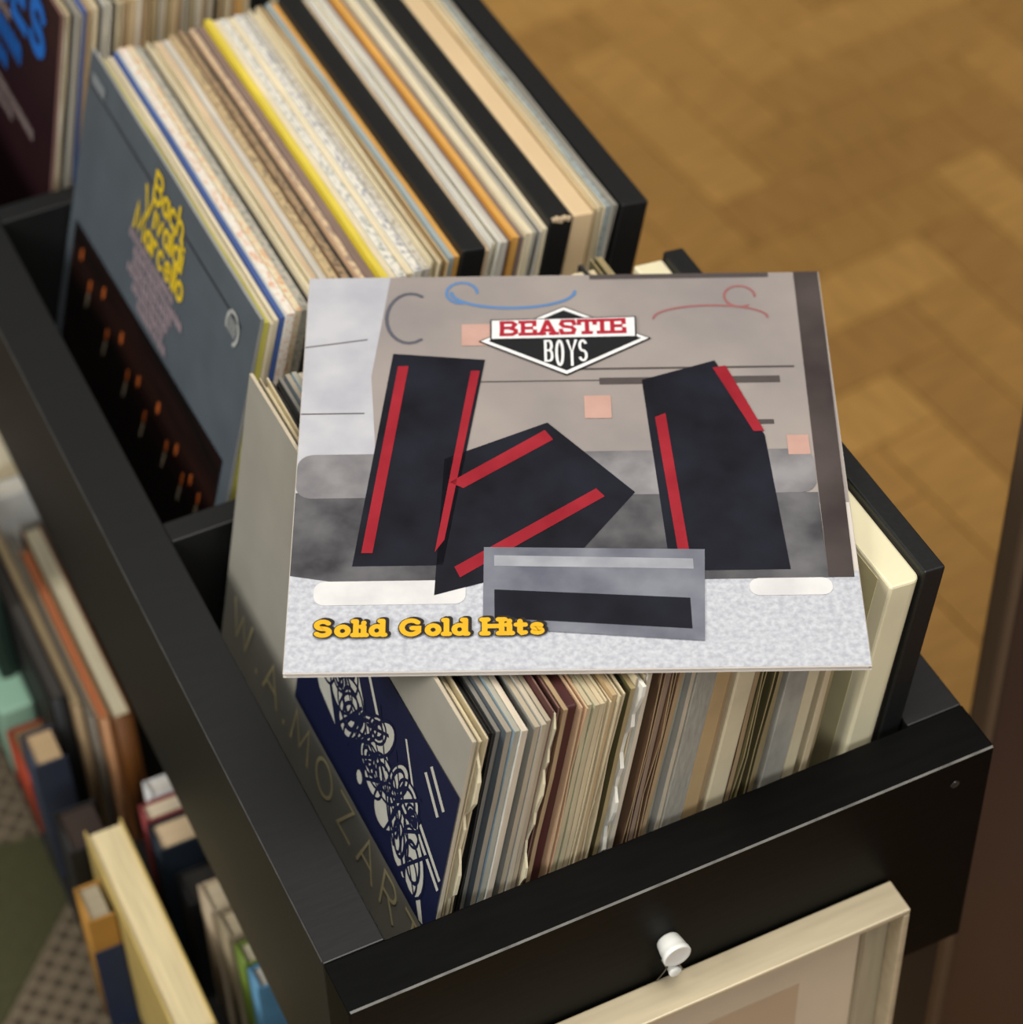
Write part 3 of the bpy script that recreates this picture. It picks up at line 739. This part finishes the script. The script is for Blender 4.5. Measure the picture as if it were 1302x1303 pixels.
for ch, u, hh in (('B', .460, .055), ('O', .481, .067), ('Y', .5025, .067), ('S', .525, .055)):
    ws = {'B': .0125, 'O': .012, 'Y': .0155, 'S': .0125}[ch]
    for ln in GL[ch][1]:
        sx = ws / max(GL[ch][0], .1)
        p += stroke_polys([(u + a * sx, .806 - hh + b * hh) for a, b in ln], .0052, False)
art('emblem_white_lettering', p, WH, 16)
# yellow title with a black shadow
def title(du, dv, w): return text_polys('Solid Gold Hits', .053 + du, .078 + dv, .031, .388, w, True, True, .34, .5)
art('title_shadow', title(.0045, .0025, .0135) + title(.0022, .0012, .0135) + title(0, 0, .0135), paint((26, 22, 18)), 17)
art('title_lettering', title(0, 0, .0098), paint((216, 164, 18)), 18)

# ------------------------------------------------------------------ picture frame on the crate front, knob
FR = mat('pale_gilt_wood', (188, 174, 144), .42, .12, 20, (.6, 6, 6), .06, None, None, .15)
FR2 = mat('pale_liner_wood', (168, 158, 132), .5, .12, 20, (6, 6, .6), .06)
MATB = mat('cream_mat_board', (212, 194, 166), .8, .03, 30)
MATD = mat('tan_picture_paper', (192, 168, 136), .8, .03, 30)
fr = empty('picture_frame', (.1475, -.0005, ZR - .47))
tag(fr, 'pale gilt wooden picture frame with cream mat hanging on crate front', 'picture frame')
fx0, fx1, fz0, fz1 = -.05 - .1475, .3465 - .1475, 0, .378
def ringbars(names, x0, x1, z0, z1, y0, y1, wd, M, bev=.0008):
    box(names[0], (x0, y0, z1 - wd), (x1, y1, z1), M, fr, bev); box(names[1], (x0, y0, z0), (x1, y1, z0 + wd), M, fr, bev)
    box(names[2], (x0, y0, z0 + wd + .0002), (x0 + wd, y1, z1 - wd - .0002), M, fr, bev); box(names[3], (x1 - wd, y0, z0 + wd + .0002), (x1, y1, z1 - wd - .0002), M, fr, bev)
ringbars(['top_rail', 'bottom_rail', 'side_rail', 'side_rail'], fx0, fx1, fz0, fz1, -.0245, -.001, .0045, FR, .0011)
ringbars(['top_liner', 'bottom_liner', 'side_liner', 'side_liner'], fx0 + .0048, fx1 - .0048, fz0 + .0048, fz1 - .0048, -.0115, -.004, .0155, FR2)
box('mat_board', (fx0 + .021, -.0062, fz0 + .021), (fx1 - .021, -.0045, fz1 - .021), MATB, fr, 0)
box('picture_sheet', (fx0 + .06, -.0068, fz0 + .06), (fx1 - .062, -.0063, fz1 - .062), MATD, fr, 0)
box('backing_board', (fx0 + .0046, -.0039, fz0 + .0046), (fx1 - .0046, -.0012, fz1 - .0046), mat('brown_backing', (120, 92, 60), .9), fr, 0)

WHITE = mat('white_ceramic', (226, 226, 218), .3, .03, 40)
kn = empty('drawer_knob', (.1945, -.0002, ZR - .0575)); kn.rotation_euler = (math.pi / 2, 0, 0); kn.scale = (1.1, 1.1, 1.1)
tag(kn, 'round white knob on the black crate front above the picture frame', 'knob')
bm = bmesh.new(); lathe(bm, [(.0062, 0), (.0066, .001), (.0074, .006), (.0076, .0085), (.0080, .0092), (.0080, .0112), (.0074, .0118), (.0066, .0116), (.003, .0114)], 40)
mesh_obj('knob_head', bm, WHITE, kn, True)
hk = empty('hanging_hook', (.1945, -.0002, ZR - .0755)); hk.rotation_euler = (math.pi / 2, 0, 0)
tag(hk, 'small white hook peg with wire loop under the round knob', 'hook')
bm = bmesh.new(); lathe(bm, [(.0034, 0), (.0034, .009), (.0039, .0095), (.0039, .0112), (.0032, .0118), (.001, .012)], 24)
mesh_obj('peg', bm, WHITE, hk, True)
bm = bmesh.new(); tube(bm, [(-.0075, -.0165, .002)] + [(.0043 * math.cos(t), .0043 * math.sin(t), .007) for t in [math.pi + -math.pi * i / 14 for i in range(15)]] + [(.0105, -.0165, .002)], .0004, 6)
mesh_obj('wire', bm, mat('grey_wire', (120, 118, 112), .35, .05, 40, metal=1), hk, True)

# ------------------------------------------------------------------ books on the low shelf
def book(label, orient, x0, x1, y0, y1, ztop, cover, pages, zbot=None, extra=None, cat='book', tilt=0):
    zb = SH if zbot is None else zbot + ZR
    hgt = ZR + ztop - zb
    o = empty('book', ((x0 + x1) / 2, (y0 + y1) / 2, zb)); tag(o, label, cat, 'books on the low shelf')
    hx, hy = (x1 - x0) / 2, (y1 - y0) / 2
    CM = mat('book_%d_%d_%d' % cover, cover, .6, .12, 30, (1, 1, 1), .08)
    PM = mat('pages_%d_%d_%d' % pages, pages, .85, .12, 60, (8, .3, .3) if orient == 'Y' else (.3, 8, .3), .15)
    t = .0018; r = .003
    if orient == 'Y':
        box('cover', (-hx, -hy + .001, 0), (-hx + t, hy, hgt), CM, o, .0004, 1); box('cover', (hx - t, -hy + .001, 0), (hx, hy, hgt), CM, o, .0004, 1)
        bm = bmesh.new(); pts = [(-hx, -hy + .004)] + [(-hx * math.cos(a), -hy + .004 - .004 * math.sin(a)) for a in [math.pi * q / 8 for q in range(1, 8)]] + [(hx, -hy + .004)]
        vi = [bm.verts.new((x, y, 0)) for x, y in pts]; vt = [bm.verts.new((x, y, hgt)) for x, y in pts]
        for a in range(len(pts) - 1): bm.faces.new((vi[a], vi[a + 1], vt[a + 1], vt[a]))
        bm.faces.new(vt); bm.faces.new(vi[::-1]); bm.faces.new((vi[-1], vi[0], vt[0], vt[-1]))
        mesh_obj('spine', bm, CM, o, True)
        box('page_block', (-hx + t, -hy + .0042, .002), (hx - t, hy - .003, hgt - r), PM, o, 0)
    else:
        box('cover', (-hx + .001, -hy, 0), (hx, -hy + t, hgt), CM, o, .0004, 1); box('cover', (-hx + .001, hy - t, 0), (hx, hy, hgt), CM, o, .0004, 1)
        bm = bmesh.new(); pts = [(-hx + .004, -hy)] + [(-hx + .004 - .004 * math.sin(a), -hy * math.cos(a)) for a in [math.pi * q / 8 for q in range(1, 8)]] + [(-hx + .004, hy)]
        vi = [bm.verts.new((x, y, 0)) for x, y in pts]; vt = [bm.verts.new((x, y, hgt)) for x, y in pts]
        for a in range(len(pts) - 1): bm.faces.new((vi[a + 1], vi[a], vt[a], vt[a + 1]))
        bm.faces.new(vt[::-1]); bm.faces.new(vi); bm.faces.new((vi[0], vi[-1], vt[-1], vt[0]))
        mesh_obj('spine', bm, CM, o, True)
        box('page_block', (-hx + .0042, -hy + t, .002), (hx - .003, hy - t, hgt - r), PM, o, 0)
    o.rotation_euler = (0, tilt, 0)
    return o
TANP = (206, 188, 150)
book('thick brown book with cream pages under the crate side', 'Y', .0, .0165, .497, .72, -.30, (112, 66, 20), (218, 206, 172))
book('slim peach book with orange top beside the thick brown book', 'Y', -.0075, -.0006, .502, .70, -.302, (192, 140, 96), (198, 96, 50))
book('slim grey book between peach and tan books', 'Y', -.0145, -.0082, .512, .72, -.305, (120, 112, 98), (150, 142, 124))
book('slim tan book beside the black book', 'Y', -.0225, -.0152, .522, .73, -.300, (160, 134, 98), (188, 170, 132))
book('black book between tan books and mint green box', 'Y', -.0368, -.0232, .530, .72, -.295, (12, 12, 12), (60, 56, 50))
mint = empty('mint_box', (-.05, .70, SH)); tag(mint, 'mint green box lying on the low shelf under upright books', 'box')
MINT = mat('mint_board', (136, 172, 148), .6, .08, 20)
box('box_body', (-.0155, -.095, 0), (.0115, .11, .055), MINT, mint, .003, 3)
box('box_lid', (-.0162, -.097, .0552), (.0122, .112, .08), MINT, mint, .003, 3)
book('dark green book with pink edges standing on the mint box', 'Y', -.0535, -.0395, .635, .79, -.235, (30, 50, 40), (176, 150, 140), -.3696)
book('narrow navy blue book standing on the mint box', 'Y', -.0655, -.0545, .65, .80, -.24, (34, 52, 92), (170, 156, 140), -.3696)
book('cream book lying behind the brown book row', 'X', -.045, .06, .755, .80, -.262, (206, 190, 156), (222, 210, 180))
book('maroon book behind the cream one at the shelf end', 'X', -.045, .06, .803, .835, -.255, (92, 40, 48), (190, 170, 150))
book('white book at the shelf end behind the brown row', 'X', -.03, .06, .734, .753, -.275, (214, 212, 204), (220, 214, 200))
book('red-orange book with brown page tops next to the mint box', 'X', -.066, -.024, .540, .600, -.388, (150, 52, 24), (112, 88, 58))
book('navy covered book with grey spine and tan pages beside the red-orange book', 'X', -.066, -.039, .492, .5265, -.312, (40, 46, 60), (176, 148, 110))
book('black-brown book between navy and cream books', 'X', -.066, -.032, .416, .456, -.325, (20, 18, 15), (50, 36, 28))
book('large cream book with mustard edge lying along the shelf', 'Y', -.0525, -.024, .215, .411, -.300, (196, 170, 98), (222, 204, 158))
o = book('book with mustard top and navy lower cover', 'X', -.075, -.054, .345, .378, -.315, (156, 112, 44), (150, 140, 116))
box('navy_cover_band', (-.0105, -.0175, .0), (.0105, -.0167, .098), mat('navy_band', (20, 34, 60), .6), o, 0)
book('small white book standing under the crate edge', 'X', -.001, .11, .4165, .433, -.298, (206, 204, 200), (214, 208, 196))
book('red-edged book with cream pages behind the navy book', 'X', -.0105, .11, .3985, .416, -.300, (128, 50, 48), (214, 198, 168))
book('dark navy book with tan pages facing the front', 'X', -.0105, .11, .371, .3975, -.302, (14, 26, 36), (208, 182, 144))
book('black stand-in for the shaded gap in front of the dark navy book', 'X', -.004, .11, .338, .369, -.33, (12, 12, 14), (40, 36, 32))  # added black block, puts the shade of the gap into solid form
book('worn beige paperback under the crate edge', 'X', .003, .11, .304, .331, -.300, (178, 160, 132), (200, 184, 152))
book('grey-beige paperback in front of the worn beige one', 'X', .006, .11, .278, .302, -.300, (146, 132, 104), (190, 174, 142))
book('leaf green paperback near the shelf front', 'X', .009, .11, .256, .276, -.305, (106, 128, 46), (190, 180, 150))
book('sky blue paperback at the front of the low shelf', 'X', .010, .11, .234, .254, -.305, (92, 142, 172), (190, 184, 170))
